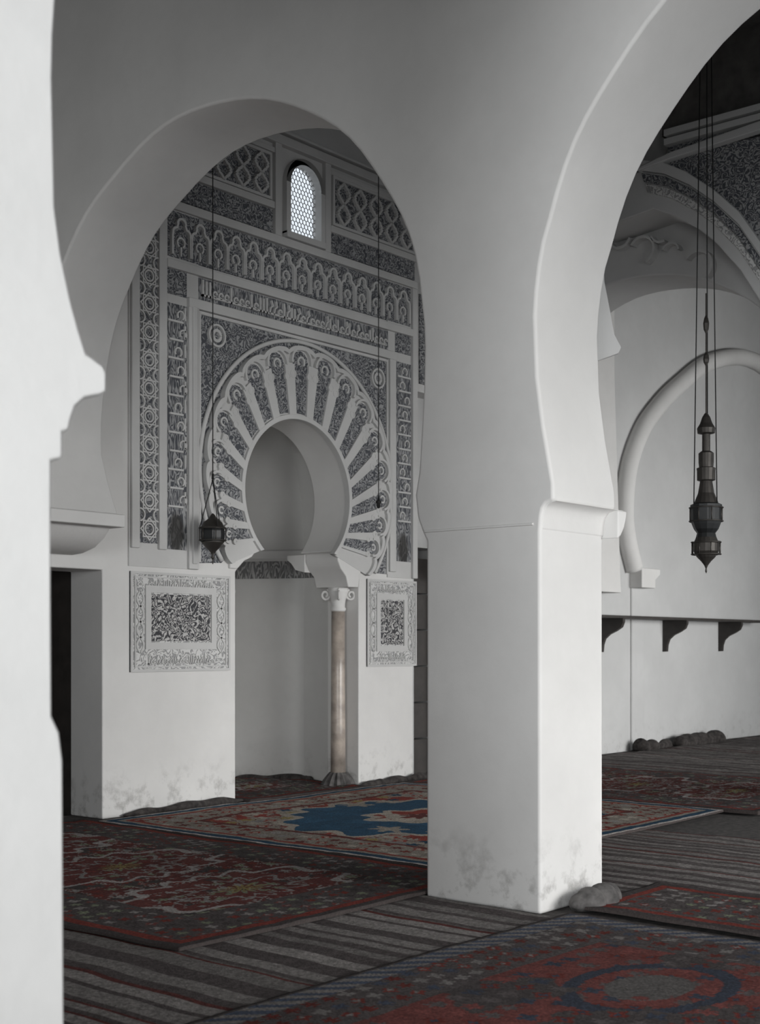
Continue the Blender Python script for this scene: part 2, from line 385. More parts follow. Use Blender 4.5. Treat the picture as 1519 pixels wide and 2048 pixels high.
# ------------------------------------------------------------------ mihrab niche (a faceted apse with a ribbed half dome)
F = empty('mihrab', (9.69, 9.17, 0)); tag(F, 'carved stucco mihrab, its horseshoe arch of radiating voussoirs framed by inscription bands', 'mihrab')
niche = empty('niche', (0, 0.45, 0)); niche.parent = F
def niche_plan(k=0.0, c=(9.69, 10.05)):
    base = [(10.585, 9.58), (10.62, 10.0), (10.25, 10.75), (9.69, 11.02), (9.13, 10.75), (8.76, 10.0), (8.79, 9.58)]
    return [(c[0] + (x - c[0]) * (1 - k), c[1] + (y - c[1]) * (1 - k) if y > c[1] else y) for x, y in base]
def ring(z0, z1, k0, k1):
    a = niche_plan(k0); q = niche_plan(k1); m = MB(); n = len(a)
    m.add([(x - 9.69, y - 9.62, z0) for x, y in a] + [(x - 9.69, y - 9.62, z1) for x, y in q], [(i, n + i, n + i + 1, i + 1) for i in range(n - 1)])
    return m
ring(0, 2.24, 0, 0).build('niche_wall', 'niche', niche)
ring(2.24, 2.43, 0.012, 0.012).build('inscription_frieze', 'carve_dim', niche)
m = ring(2.43, 2.46, 0.012, 0.06); m2 = ring(2.46, 2.54, 0.06, 0.06); m.add(m2.v, m2.f); m3 = ring(2.54, 2.56, 0.06, 0.0); m.add(m3.v, m3.f); m.build('ledge', 'stucco', niche)
vm = MB()
for i in range(10):
    t0, t1 = i / 10 * math.pi / 2, (i + 1) / 10 * math.pi / 2
    q = ring(2.56 + 1.75 * math.sin(t0), 2.56 + 1.75 * math.sin(t1), 1 - math.cos(t0), 1 - math.cos(t1)); vm.add(q.v, q.f)
vm.build('vault', 'niche', niche)

# ------------------------------------------------------------------ mihrab front
Y0 = 9.175
class FB(MB):
    """mesh builder whose object is a child of the mihrab front (or of one of its parts)"""
    def part(s, name, mat, parent=None):
        o = s.build(name, mat, F if parent is None else parent)
        if parent is None: o.location = (-9.69, -9.17, 0)
        return o
def slab(name, mat, x0, x1, z0, z1, front, parent=None):
    b = FB(); b.box(x0, x1, front, Y0, z0, z1); return b.part(name, mat, parent)
def frame(name, x0, x1, z0, z1, w, front, mat='stucco', parent=None, back=Y0):
    b = FB(); b.box(x0, x1, front, back, z0, z0 + w); b.box(x0, x1, front, back, z1 - w, z1); b.box(x0, x0 + w, front, back, z0 + w, z1 - w); b.box(x1 - w, x1, front, back, z0 + w, z1 - w)
    return b.part(name, mat, parent)
def kufic(b, x0, x1, z0, z1, yb, yf, vertical=False):
    """squared letter strokes on a base line"""
    rng = random.Random(int(x0 * 1000 + z0 * 77)); x = x0; H = z1 - z0; u = H * 0.13
    if not vertical: b.box(x0, x1, yf, yb, z0 + H * 0.12, z0 + H * 0.12 + u * 0.8)
    while x < x1 - u:
        k = rng.random()
        if k < 0.45: b.box(x, x + u * 0.8, yf, yb, z0 + H * 0.12, z0 + H * rng.uniform(0.75, 0.98)); x += u * 1.9
        elif k < 0.75:
            b.bar(arc(x + u * 1.2, z0 + H * 0.36, u * 1.1, 0, 300, 8), u * 0.7, yb, yf, False); x += u * 3.2
        else:
            b.bar([(x, z0 + H * 0.15), (x + u * 0.7, z0 + H * 0.5), (x + u * 2.0, z0 + H * 0.62), (x + u * 1.2, z0 + H * 0.9)], u * 0.7, yb, yf); x += u * 2.6
    return b

# --- dado panels
def dado(x0, x1, z0, z1, ix0, ix1, iz0, iz1):
    p = slab('dado_panel', 'carve_pale', x0, x1, z0, z1, 9.158)
    frame('border', x0, x1, z0, z1, 0.022, 9.146, parent=p); frame('border', x0 + 0.045, x1 - 0.045, z0 + 0.04, z1 - 0.04, 0.012, 9.147, parent=p)
    frame('border', ix0 - 0.10, ix1 + 0.10, iz0 - 0.075, iz1 + 0.075, 0.062, 9.144, parent=p)
    b = FB(); b.box(ix0 - 0.03, ix1 + 0.03, 9.154, Y0, iz0, iz1); b.part('arabesque', 'carve_low', p)
    b = FB(); kufic(b, x0 + 0.2, x1 - 0.2, z1 - 0.15, z1 - 0.055, 9.165, 9.145); stuff(b.part('inscription', 'stucco', p))
    b = FB(); kufic(b, x0 + 0.2, x1 - 0.2, z0 + 0.055, z0 + 0.15, 9.165, 9.145); stuff(b.part('inscription', 'stucco', p))
    # interlaced straps up the two sides
    for xa, xb in ((x0 + 0.06, ix0 - 0.11), (ix1 + 0.11, x1 - 0.06)):
        b = FB(); xm, am = (xa + xb) / 2, (xb - xa) / 2 * 0.8; n = 48
        for s in (1, -1):
            b.bar([(xm + s * am * math.sin(i / n * 4 * math.pi), z0 + 0.17 + (z1 - z0 - 0.34) * i / n) for i in range(n + 1)], 0.018, 9.165, 9.147)
        stuff(b.part('strapwork', 'stucco', p))
    return p
dado(7.505, 8.70, 1.265, 2.155, 7.77, 8.42, 1.54, 1.96)
dado(10.70, 11.535, 1.275, 2.21, 10.95, 11.275, 1.51, 1.985)

# --- vertical bands
def mould(x0, x1, z0, z1, front=9.125): return soft(slab('moulding', 'stucco', x0, x1, z0, z1, front), 0.008, 2)
slab('ground', 'stucco', 7.487, 8.30, 2.20, 5.50, 9.155)
slab('ground', 'stucco', 11.04, 11.535, 2.24, 5.50, 9.155)
star_b = slab('star_band', 'carve', 7.595, 7.805, 2.41, 5.42, 9.15)
cell = FB()
for s in (0, 45):
    q = [(0.098 * math.cos(R(s + 45 + 90 * i)), 0.098 * math.sin(R(s + 45 + 90 * i))) for i in range(4)]
    cell.bar(q + [q[0]], 0.016, 0.0, -0.022)
cell.bar(arc(0, 0, 0.048, 0, 360, 14), 0.014, 0.0, -0.02)
for sx in (-1, 1): cell.bar(arc(sx * 0.105, 0.125, 0.055, 90, 270, 8) if sx > 0 else arc(sx * 0.105, 0.125, 0.055, -90, 90, 8), 0.014, 0.0, -0.02)
c0 = None
for i in range(12):
    z = 2.535 + i * 0.25
    if c0 is None: c0 = cell.build('star', 'stucco', star_b, (7.70, 9.152, z))
    else: copy(c0, star_b, (7.70, 9.152, z))
mould(7.50, 7.59, 2.36, 5.45); mould(7.812, 7.905, 2.36, 5.45)
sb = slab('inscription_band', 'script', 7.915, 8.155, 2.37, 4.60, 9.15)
b = FB()
for i in range(11):
    z = 2.75 + i * 0.168
    b.box(7.92 + 0.02 * (i % 2), 8.10, 9.13, 9.152, z, z + 0.018)
    b.bar(arc(8.10 - 0.03 * (i % 3), z + 0.07, 0.04, -60, 220, 8), 0.014, 9.152, 9.13)
    b.box(8.115, 8.13, 9.13, 9.152, z + 0.03, z + 0.15)
stuff(b.part('inscription', 'stucco', sb))
mould(8.165, 8.29, 2.2, 4.66); mould(8.20, 8.255, 2.25, 4.61, 9.108)
slab('corner_square', 'carve', 7.915, 8.155, 4.68, 4.98, 9.15)
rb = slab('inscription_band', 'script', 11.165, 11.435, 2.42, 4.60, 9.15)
b = FB()
for i in range(11):
    z = 2.85 + i * 0.158
    b.box(11.19 + 0.02 * (i % 2), 11.41, 9.13, 9.152, z, z + 0.018); b.bar(arc(11.27 + 0.04 * (i % 3), z + 0.07, 0.04, -60, 220, 8), 0.014, 9.152, 9.13)
stuff(b.part('inscription', 'stucco', rb))
mould(11.05, 11.155, 2.30, 4.66); mould(11.445, 11.53, 2.24, 5.45)
slab('corner_square', 'carve', 11.165, 11.435, 4.70, 5.0, 9.15)
slab('star_band', 'carve', 11.60, 11.80, 4.42, 5.42, 9.15)
# --- horizontal bands
hb = slab('inscription_band', 'script_h', 8.30, 11.04, 4.70, 4.90, 9.15)
b = FB(); kufic(b, 8.33, 11.0, 4.71, 4.89, 9.152, 9.128); stuff(b.part('inscription', 'stucco', hb))
mould(8.16, 11.162, 4.60, 4.69, 9.116); mould(7.90, 11.45, 4.91, 4.99, 9.117)
fz = slab('arcade_frieze', 'carve', 7.93, 11.43, 5.02, 5.44, 9.15)
u = FB(); w = 0.108
u.bar([(-w, 0.0), (-w, 0.17)] + arc(-0.06, 0.2, 0.045, 190, 90, 5) + [(-0.045, 0.28)] + arc(0, 0.285, 0.05, 170, 10, 7) + [(0.045, 0.28)] + arc(0.06, 0.2, 0.045, 90, -10, 5) + [(w, 0.17), (w, 0.0)], 0.022, 0.0, -0.035)
u.bar(arc(0, 0.12, 0.045, -60, 240, 8), 0.016, 0, -0.025); u.bar([(0, 0.0), (0.0, 0.08)], 0.016, 0, -0.025)
u0 = None
for i in range(15):
    l = (8.07 + i * 0.229, 9.152, 5.04)
    if u0 is None: u0 = u.build('blind_arch', 'stucco', fz, l)
    else: copy(u0, fz, l)
mould(7.85, 11.53, 5.45, 5.53, 9.118)
slab('arabesque_band', 'carve', 7.95, 9.27, 5.55, 5.77, 9.15); slab('arabesque_band', 'carve', 10.11, 11.5, 5.55, 5.77, 9.15)
mould(7.85, 9.28, 5.78, 5.85); mould(10.10, 11.53, 5.75, 5.82)
def lattice(x0, x1, z0, z1, n):
    p = slab('lattice_panel', 'carve', x0, x1, z0, z1, 9.155)
    frame('border', x0 - 0.03, x1 + 0.03, z0 - 0.02, z1 + 0.02, 0.028, 9.135, parent=p)
    wd = (x1 - x0) / n; H = z1 - z0
    t = FB()
    for s in (1, -1):
        pts = []
        for i in range(33):
            q = i / 32; amp = 0.5 * wd * 0.78 * (0.5 - 0.5 * math.cos(q * 4 * math.pi)) ** 0.6 * (0.75 + 0.25 * math.sin(q * 12 * math.pi) ** 2)
            pts.append((s * amp, H * (0.02 + 0.93 * q)))
        t.bar(pts, 0.026, 0, -0.035)
    t0 = None
    for i in range(n):
        l = (x0 + wd * (i + 0.5), 9.157, z0)
        if t0 is None: t0 = t.build('strap', 'stucco', p, l)
        else: copy(t0, p, l)
lattice(7.98, 9.22, 5.88, 6.30, 5); lattice(10.17, 11.47, 5.85, 6.32, 5)
mould(7.85, 9.28, 6.33, 6.38); mould(10.10, 11.53, 6.34, 6.39)
mould(9.285, 9.375, 5.53, 6.46, 9.12); mould(10.01, 10.095, 5.53, 6.46, 9.12); mould(7.85, 11.53, 6.43, 6.52, 9.10); mould(7.85, 11.53, 6.54, 6.57, 9.08)

# --- spandrels and the great arch
CO = (9.70, 3.14); RO = 1.33; CR = (9.64, 2.62)
b = FB(); b.prism([(8.29, 2.26), (8.29, 4.59), (11.04, 4.59), (11.04, 2.27)] + [q for q in arc(CO[0], CO[1], 1.40, -38, 218, 90) if q[0] < 11.035], 9.158, Y0, 'Y'); spn = b.part('spandrel', 'carve')
b = FB(); b.strip(arc(CO[0], CO[1], 1.22, -38, 218, 90), arc(CO[0], CO[1], 1.405, -38, 218, 90), Y0, 9.162); b.part('ring_ground', 'carve')
b = FB(); b.box(8.30, 8.322, 9.14, Y0, 2.27, 4.585); b.box(11.013, 11.035, 9.14, Y0, 2.27, 4.585); b.box(8.322, 11.013, 9.14, Y0, 4.563, 4.585); b.part('border', 'stucco', spn)
for cx in (8.52, 10.86):
    b = FB(); b.bar(arc(0, 0, 0.10, 0, 360, 18), 0.02, 0, -0.03); b.bar(arc(0, 0, 0.05, 0, 360, 12), 0.03, 0, -0.024)
    b.build('roundel', 'stucco', spn, (cx, 9.16, 4.40 if cx < 9 else 4.36))
def hit(a, c, r):
    """distance along the ray at angle a from CR to circle (c, r)"""
    d = (math.cos(R(a)), math.sin(R(a))); o = (CR[0] - c[0], CR[1] - c[1]); bq = d[0] * o[0] + d[1] * o[1]; cc = o[0] ** 2 + o[1] ** 2 - r * r
    return -bq + math.sqrt(max(0, bq * bq - cc))
def pol(a, r): return (CR[0] + r * math.cos(R(a)), CR[1] + r * math.sin(R(a)))
A0, A1, NV = -4.0, 184.0, 17
st = (A1 - A0) / (NV - 1)
def scallop(a): 
    t = ((a - A0) / st + 0.5) % 1 - 0.5
    return 0.055 * (math.sqrt(max(0, 1 - (2 * t) ** 2)) - 0.75)
aa = [-20 + i * 220 / 330 for i in range(331)]
ring_b = FB()
ring_b.strip([pol(a, hit(a, CI, RI)) for a in aa], [pol(a, hit(a, CO, RO) + scallop(a)) for a in aa], Y0, 9.135)
ringo = ring_b.part('arch_ring', 'stucco')
b = FB(); b.strip([pol(a, hit(a, CI, RI) - 0.004) for a in aa], [pol(a, hit(a, CI, RI) + 0.045) for a in aa], Y0, 9.105); soft(b.part('rim', 'stucco', ringo), 0.006, 2)
b = FB(); b.strip([pol(a, hit(a, CO, RO) - 0.035 + scallop(a)) for a in aa], [pol(a, hit(a, CO, RO) + 0.01 + scallop(a)) for a in aa], Y0, 9.10); b.part('scalloped_edge', 'stucco', ringo)
b = FB(); b.tube([(CO[0] + 1.40 * math.cos(R(a)), 9.14, CO[1] + 1.40 * math.sin(R(a))) for a in range(-38, 219, 3)], 0.022, 8); b.part('roll_moulding', 'stucco', ringo)
for k in range(NV):
    a = A0 + k * st; hw = st * 0.30
    ri = lambda q: hit(q, CI, RI) + 0.06
    ro = lambda q: hit(q, CO, RO) - 0.15
    A = [a - hw + 2 * hw * i / 4 for i in range(5)]
    b = FB(); b.strip([pol(q, ri(q)) for q in A], [pol(q, ro(q)) for q in A], Y0, 9.128); b.part('carved_voussoir', 'carve', ringo)
    # raised plain edges of the neighbouring white stones
    for s in (-1, 1):
        e0, e1 = a + s * hw, a + s * st * 0.5
        E_ = sorted((e0, e1)); E_ = [E_[0] + (E_[1] - E_[0]) * i / 2 for i in range(3)]
        b = FB(); b.strip([pol(q, hit(q, CI, RI) + 0.04) for q in E_], [pol(q, hit(q, CO, RO) - 0.16) for q in E_], Y0, 9.108); b.part('plain_voussoir', 'stucco', ringo)
    # trefoil head
    rc = hit(a, CO, RO) - 0.135; cx, cz = pol(a, rc); wdt = rc * math.sin(R(st)) * 0.5
    b = FB(); b.bar(arc(cx, cz, wdt * 0.80, a - 100, a + 100, 14), 0.024, Y0, 9.098)
    b.bar(arc(cx, cz, wdt * 0.26, a - 140, a + 140, 10), 0.018, Y0, 9.11)
    for s in (-1, 1):
        px, pz = pol(a + s * hw * 1.25, rc - wdt * 0.75); b.bar(arc(px, pz, wdt * 0.2, 0, 360, 8), 0.02, Y0, 9.105)
    b.part('lobe', 'stucco', ringo)
    b = FB(); b.prism([(cx + wdt * 0.62 * math.cos(R(q)), cz + wdt * 0.62 * math.sin(R(q))) for q in range(0, 360, 30)], 9.126, Y0, 'Y'); b.part('carved_head', 'carve', ringo)

# --- imposts and colonnettes
for s, xe in ((1, 10.58), (-1, 8.79)):
    def X(v): return xe - s * v      # v = distance into the opening
    b = FB()
    if s < 0: b.prism([(X(-0.10), 2.47), (X(0.24), 2.47), (X(0.24), 2.41), (X(0.19), 2.35), (X(0.09), 2.31), (X(0.0), 2.23), (X(-0.10), 2.23)], 9.14, 9.60, 'Y')
    else: b.prism([(X(-0.10), 2.47), (X(0.365), 2.47), (X(0.365), 2.38), (X(0.32), 2.30), (X(0.235), 2.22), (X(0.20), 2.11), (X(0.04), 2.11), (X(0.02), 2.24), (X(-0.04), 2.33), (X(-0.10), 2.38)], 9.14, 9.60, 'Y')
    soft(b.part('impost', 'white'), 0.012, 2)
    b = FB(); b.prism([(9.60, 2.46), (9.86, 2.46), (9.86, 2.41), (9.80, 2.37), (9.74, 2.30), (9.60, 2.27)], X(0.375), X(0.05), 'X'); soft(b.part('impost', 'white'), 0.008, 2)
    cx, cy = X(0.115), 9.36 if s > 0 else 9.56
    col = empty('colonnette', (cx - 9.69, cy - 9.17, 0)); col.parent = F
    if s > 0: col['label'] = 'slender veined marble colonnette with a scrolled capital'
    b = MB(); b.lathe([(0.080, 0.12), (0.078, 0.6), (0.074, 1.2), (0.071, 1.86)], n=24); b.build('shaft', 'marble', col)
    b = MB(); b.lathe([(0.073, 1.86), (0.083, 1.875), (0.083, 1.895), (0.072, 1.905), (0.074, 1.94), (0.085, 2.0), (0.105, 2.06), (0.11, 2.11)], n=20); b.build('capital', 'white', col)
    for q in range(4):
        b = MB(); an = R(45 + 90 * q); ux, uy = math.cos(an), math.sin(an); pts = []
        for i in range(24):
            t = -0.4 * math.pi + i / 23 * 2.9 * math.pi; rr = 0.062 - 0.045 * i / 23
            h = 0.135 - rr * math.cos(t) * 0.9; pts.append((ux * h, uy * h, 2.035 - rr * math.sin(t)))
        b.tube(pts, 0.014, 7); b.build('volute', 'white', col)
    b = MB(); b.lathe([(0.17, 0.0), (0.175, 0.03), (0.15, 0.08), (0.105, 0.14), (0.085, 0.16)], n=28, flute=0.09, smooth=False); w_ = b.build('base_wrap', 'cloth', col); w_['label'] = 'striped cloth gathered round the foot'

# ------------------------------------------------------------------ window with plaster tracery
win = MB(); win.strip(arc(WX, WZ1, WR, 0, 180, 20), arc(WX, WZ1, WR + 0.06, 0, 180, 20), 9.11, 9.17)
win.box(WX - WR - 0.06, WX - WR, 9.11, 9.17, 5.58, WZ1); win.box(WX + WR, WX + WR + 0.06, 9.11, 9.17, 5.58, WZ1); win.box(WX - WR - 0.06, WX + WR + 0.06, 9.10, 9.17, 5.54, 5.60)
wo = structure(win.build('window_1', 'stucco'))
lat = MB(); rad = 0.028; dz = rad * 1.5; dx = rad * math.sqrt(3)
for j in range(20):
    for i in range(12):
        x = WX - WR + i * dx + (dx / 2 if j % 2 else 0); z = WZ0 + 0.01 + j * dz
        ok = z < WZ1 and abs(x - WX) < WR + 0.01 or (x - WX) ** 2 + (z - WZ1) ** 2 < (WR + 0.01) ** 2
        if ok: lat.bar([(x + rad * math.sin(R(60 * q)), z + rad * math.cos(R(60 * q))) for q in range(7)], 0.0065, 9.206, 9.20)
stuff(lat.build('tracery', 'gypsum', wo))

# ------------------------------------------------------------------ shelf on brackets on the far wall
sh = empty('wall_shelf', (17.5, 9.4, 1.87)); tag(sh, 'long dark wooden wall shelf on curved brackets along the far right wall', 'shelf')
b = MB(); b.box(-2.4, 3.2, -0.42, 0.0, 0.0, 0.035); b.build('board', 'wood', sh)
pr = [(0, 0), (-0.39, 0), (-0.39, -0.05), (-0.36, -0.12), (-0.28, -0.17), (-0.17, -0.22), (-0.10, -0.28), (-0.07, -0.36), (-0.06, -0.46), (0, -0.46)]
b = MB(); b.prism(pr, -0.03, 0.03, 'X'); br0 = b.build('bracket', 'wood', sh, (15.88 - 17.5, 0, 0))
for x in (17.73, 19.57): copy(br0, sh, (x - 17.5, 0, 0))

# ------------------------------------------------------------------ hanging lamps
lp = empty('hanging_lantern', (8.245, 8.9, 2.24)); tag(lp, 'dark metal lantern hanging by a long chain before the left of the mihrab arch', 'lantern')
b = MB(); b.lathe([(0.004, 0.0), (0.008, 0.02), (0.004, 0.035), (0.012, 0.05), (0.022, 0.06), (0.008, 0.08), (0.03, 0.115), (0.065, 0.15), (0.098, 0.19), (0.108, 0.205)], n=16); b.build('bowl', 'brass', lp)
b = MB(); b.lathe([(0.10, 0.205), (0.108, 0.24), (0.108, 0.30), (0.10, 0.325)], n=8, smooth=False); b.build('glass_body', 'lampglass', lp)
b = MB(); b.lathe([(0.125, 0.32), (0.125, 0.33), (0.10, 0.345), (0.085, 0.38), (0.05, 0.405), (0.035, 0.42), (0.02, 0.445), (0.006, 0.46)], n=16); b.build('cap', 'brass', lp)
b = MB(); b.tube([(0.122 * math.cos(R(q)), 0.122 * math.sin(R(q)), 0.325) for q in range(0, 360, 15)], 0.006, 6, True); b.tube([(0.122 * math.cos(R(q)), 0.122 * math.sin(R(q)), 0.215) for q in range(0, 360, 15)], 0.006, 6, True); b.build('gallery', 'brass', lp)
rod = MB(); rod.tube([(0, 0, 0.215), (0, 0, 0.325)], 0.005, 5); r0 = None
for q in range(0, 360, 60):
    l = (0.122 * math.cos(R(q)), 0.122 * math.sin(R(q)), 0)
    if r0 is None: r0 = rod.build('rod', 'brass', lp, l)
    else: copy(r0, lp, l)
for q in (10, 130, 250):
    b = MB(); b.tube([(0.122 * math.cos(R(q)), 0.122 * math.sin(R(q)), 0.32), (0, 0, 0.77)], 0.0045, 5); b.build('hanger', 'iron', lp)
b = MB(); b.tube([(0, 0, 0.77), (0, 0, 0.82)], 0.012, 6); b.tube([(0, 0, 0.80), (0, 0, TOP - 2.24)], 0.005, 5); b.build('chain', 'iron', lp)

hk = empty('hanging_hook', (10.583, 8.9, 2.93)); tag(hk, 'bare iron lamp hook hanging by a wire before the right of the mihrab arch', 'hook')
b = MB(); b.lathe([(0.004, 0.0), (0.018, 0.01), (0.02, 0.05), (0.03, 0.06), (0.03, 0.075), (0.012, 0.09), (0.006, 0.13)], n=10); b.build('hook', 'iron', hk)
b = MB(); b.tube([(0, 0, 0.12), (0, 0, TOP - 2.93)], 0.005, 5); b.build('wire', 'iron', hk)

ch = empty('chandelier', (10.17, 5.0, 2.10)); tag(ch, 'tall many-tiered dark metal chandelier hanging under the right hand arch at the picture edge', 'chandelier')
k = 11 / 2650
def tier(name, prof, n=16, mat='brass'):
    b = MB(); b.lathe([(r * k, z * k) for r, z in prof], n=n, smooth=False); return b.build(name, mat, ch)
tier('finial', [(0.5, 0), (2, 4), (1.5, 10), (4, 16), (10, 24)])
tier('bowl', [(10, 24), (18, 32), (25, 44), (25, 60), (20, 72)])
tier('drum', [(20, 72), (18, 80), (24, 88), (28, 98), (30, 104), (30, 130), (31, 131), (31, 137), (24, 140)], 12, 'lampglass')
tier('dome', [(24, 140), (21, 148), (16, 160), (13, 178), (12, 184)])
tier('tier', [(12, 184), (18, 186), (18, 204), (19, 210), (14, 212)])
tier('tier', [(14, 212), (15, 222), (15, 240), (10, 244)])
tier('cap', [(8, 244), (8, 278), (17, 280), (18, 290), (12, 300), (8, 312), (3, 320)])
tier('knob', [(1.5, 320), (1.5, 415), (5, 422), (6, 428), (5, 436), (1.5, 442), (1.5, 480), (5, 488), (6, 500), (4, 510), (1.5, 516), (1.5, 560)], 10)
for q in (20, 140, 260):
    x, y = 26 * k * math.cos(R(q)), 26 * k * math.sin(R(q))
    b = MB(); b.tube([(x, y, 137 * k), (x * 0.35, y * 0.35, TOP - 2.1)], 0.005, 5); b.build('chain', 'iron', ch)
for z0, z1, r in ((104, 131, 33), (38, 62, 29)):
    for q in range(0, 360, 45):
        b = MB(); b.tube([(r * k * math.cos(R(q)), r * k * math.sin(R(q)), z0 * k), (r * k * math.cos(R(q)), r * k * math.sin(R(q)), z1 * k)], 0.005, 5); b.build('rod', 'brass', ch)
    b = MB()
    for z in (z0, z1): b.tube([(r * k * math.cos(R(q)), r * k * math.sin(R(q)), z * k) for q in range(0, 360, 20)], 0.006, 5, True)
    b.build('gallery', 'brass', ch)

# ------------------------------------------------------------------ rugs and mats (woven cell by cell)
def fbm(x, y, seed, sc):
    rng = np.random.RandomState(seed); out = np.zeros_like(x); amp = 1.0
    for o in range(4):
        for _ in range(3):
            a = rng.uniform(0, 6.28); f = sc * 2 ** o * rng.uniform(0.7, 1.3); p = rng.uniform(0, 6.28)
            out += amp * np.sin((x * math.cos(a) + y * math.sin(a)) * f + p + 1.5 * np.sin((y * math.cos(a) - x * math.sin(a)) * f * 0.6 + p))
        amp *= 0.55
    return out / 4.0
def rug(name, x0, x1, y0, y1, z, cell, paint, label, cat='rug', rumple=0.012, seed=1, turn=0.0, group=None):
    nx, ny = max(2, int((x1 - x0) / cell)), max(2, int((y1 - y0) / cell))
    gx, gy = np.meshgrid(np.linspace(0, x1 - x0, nx + 1), np.linspace(0, y1 - y0, ny + 1), indexing='ij')
    h = fbm(gx, gy, seed, 3.0) * rumple * 0.6 + np.abs(fbm(gx, gy, seed + 5, 7.0)) * rumple * 0.5 + rumple
    h = np.clip(h, 0.002, None)
    ex = 0.012 * np.sin(gy * 3.1 + seed) + 0.006 * np.sin(gy * 11 + seed); ey = 0.012 * np.sin(gx * 2.7 + seed)
    cx, cy = (x0 + x1) / 2, (y0 + y1) / 2; px, py = gx + x0 + ex - cx, gy + y0 + ey - cy
    if turn: px, py = px * math.cos(turn) - py * math.sin(turn), px * math.sin(turn) + py * math.cos(turn)
    v = np.stack([px, py, h], -1).reshape(-1, 3)
    idx = np.arange((nx + 1) * (ny + 1)).reshape(nx + 1, ny + 1)
    f = np.stack([idx[:-1, :-1], idx[1:, :-1], idx[1:, 1:], idx[:-1, 1:]], -1).reshape(-1, 4)
    # rim down to the floor
    rim = np.concatenate([idx[:, 0], idx[-1, 1:], idx[-2::-1, -1], idx[0, -2:0:-1]]); nb = len(rim)
    vb = v[rim].copy(); vb[:, 2] = -0.004
    k0 = len(v); v = np.concatenate([v, vb]); j = np.arange(nb); jn = (j + 1) % nb
    side = np.stack([rim[j], k0 + j, k0 + jn, rim[jn]], -1)
    f2 = np.concatenate([f, side])
    me = bpy.data.meshes.new(name); me.vertices.add(len(v)); me.vertices.foreach_set('co', v.astype(np.float32).ravel())
    me.loops.add(f2.size); me.loops.foreach_set('vertex_index', f2.astype(np.int32).ravel())
    me.polygons.add(len(f2)); me.polygons.foreach_set('loop_start', np.arange(0, f2.size, 4, dtype=np.int32))
    me.update(calc_edges=True)
    ux, uy = (gx[:-1, :-1] + gx[1:, 1:]) / 2, (gy[:-1, :-1] + gy[1:, 1:]) / 2
    col = paint(ux, uy, x1 - x0, y1 - y0).reshape(-1, 3)
    col = np.concatenate([col, np.tile([[0.03, 0.025, 0.024]], (nb, 1))])
    ca = me.color_attributes.new('Col', 'FLOAT_COLOR', 'CORNER')
    c4 = np.concatenate([np.repeat(col * 2.25, 4, 0), np.ones((f2.size, 1))], 1).astype(np.float32)
    ca.data.foreach_set('color', c4.ravel())
    me.polygons.foreach_set('use_smooth', np.ones(len(f2), dtype=bool)); me.materials.append(M['woven'])
    o = bpy.data.objects.new(name, me); COL.objects.link(o); o.location = (cx, cy, z)
    tag(o, label, cat, group); return o
RED = np.array([0.13, 0.026, 0.02]); DRED = np.array([0.065, 0.02, 0.018]); BLUE = np.array([0.014, 0.041, 0.072]); NAVY = np.array([0.018, 0.022, 0.032])
BEIGE = np.array([0.24, 0.215, 0.185]); GREY = np.array([0.15, 0.14, 0.135]); DARK = np.array([0.028, 0.024, 0.024]); OCH = np.array([0.24, 0.19, 0.075]); GRN = np.array([0.09, 0.10, 0.07])
def put(c, mask, col): c[mask] = col
def flowers(c, x, y, pitch, cols, seed, mask):
    """staggered rows of small rosettes and leaves"""
    rng = np.random.RandomState(seed)
    j = np.floor(y / pitch); xs = x + (j % 2) * pitch / 2; i = np.floor(xs / pitch)
    u, v = xs - (i + 0.5) * pitch, y - (j + 0.5) * pitch
    hsh = (np.sin(i * 12.99 + j * 78.2 + seed) * 43758.5) % 1
    r = np.hypot(u, v); th = np.arctan2(v, u)
    rr = pitch * (0.30 + 0.10 * np.cos(th * (4 + 2 * (hsh > 0.5)) + hsh * 6))
    for q, cc in enumerate(cols):
        sel = mask & ((hsh * len(cols)).astype(int) == q) & (r < rr); c[sel] = cc
        sel = mask & ((hsh * len(cols)).astype(int) == (q + 1) % len(cols)) & (r < rr * 0.45); c[sel] = cols[(q + 2) % len(cols)]
    return c
def speck(c, x, y, seed):
    rng = np.random.RandomState(seed); c *= rng.uniform(0.72, 1.25, c.shape[:2] + (1,)); return c
def border(x, y, w, h): return np.minimum(np.minimum(x, w - x), np.minimum(y, h - y))
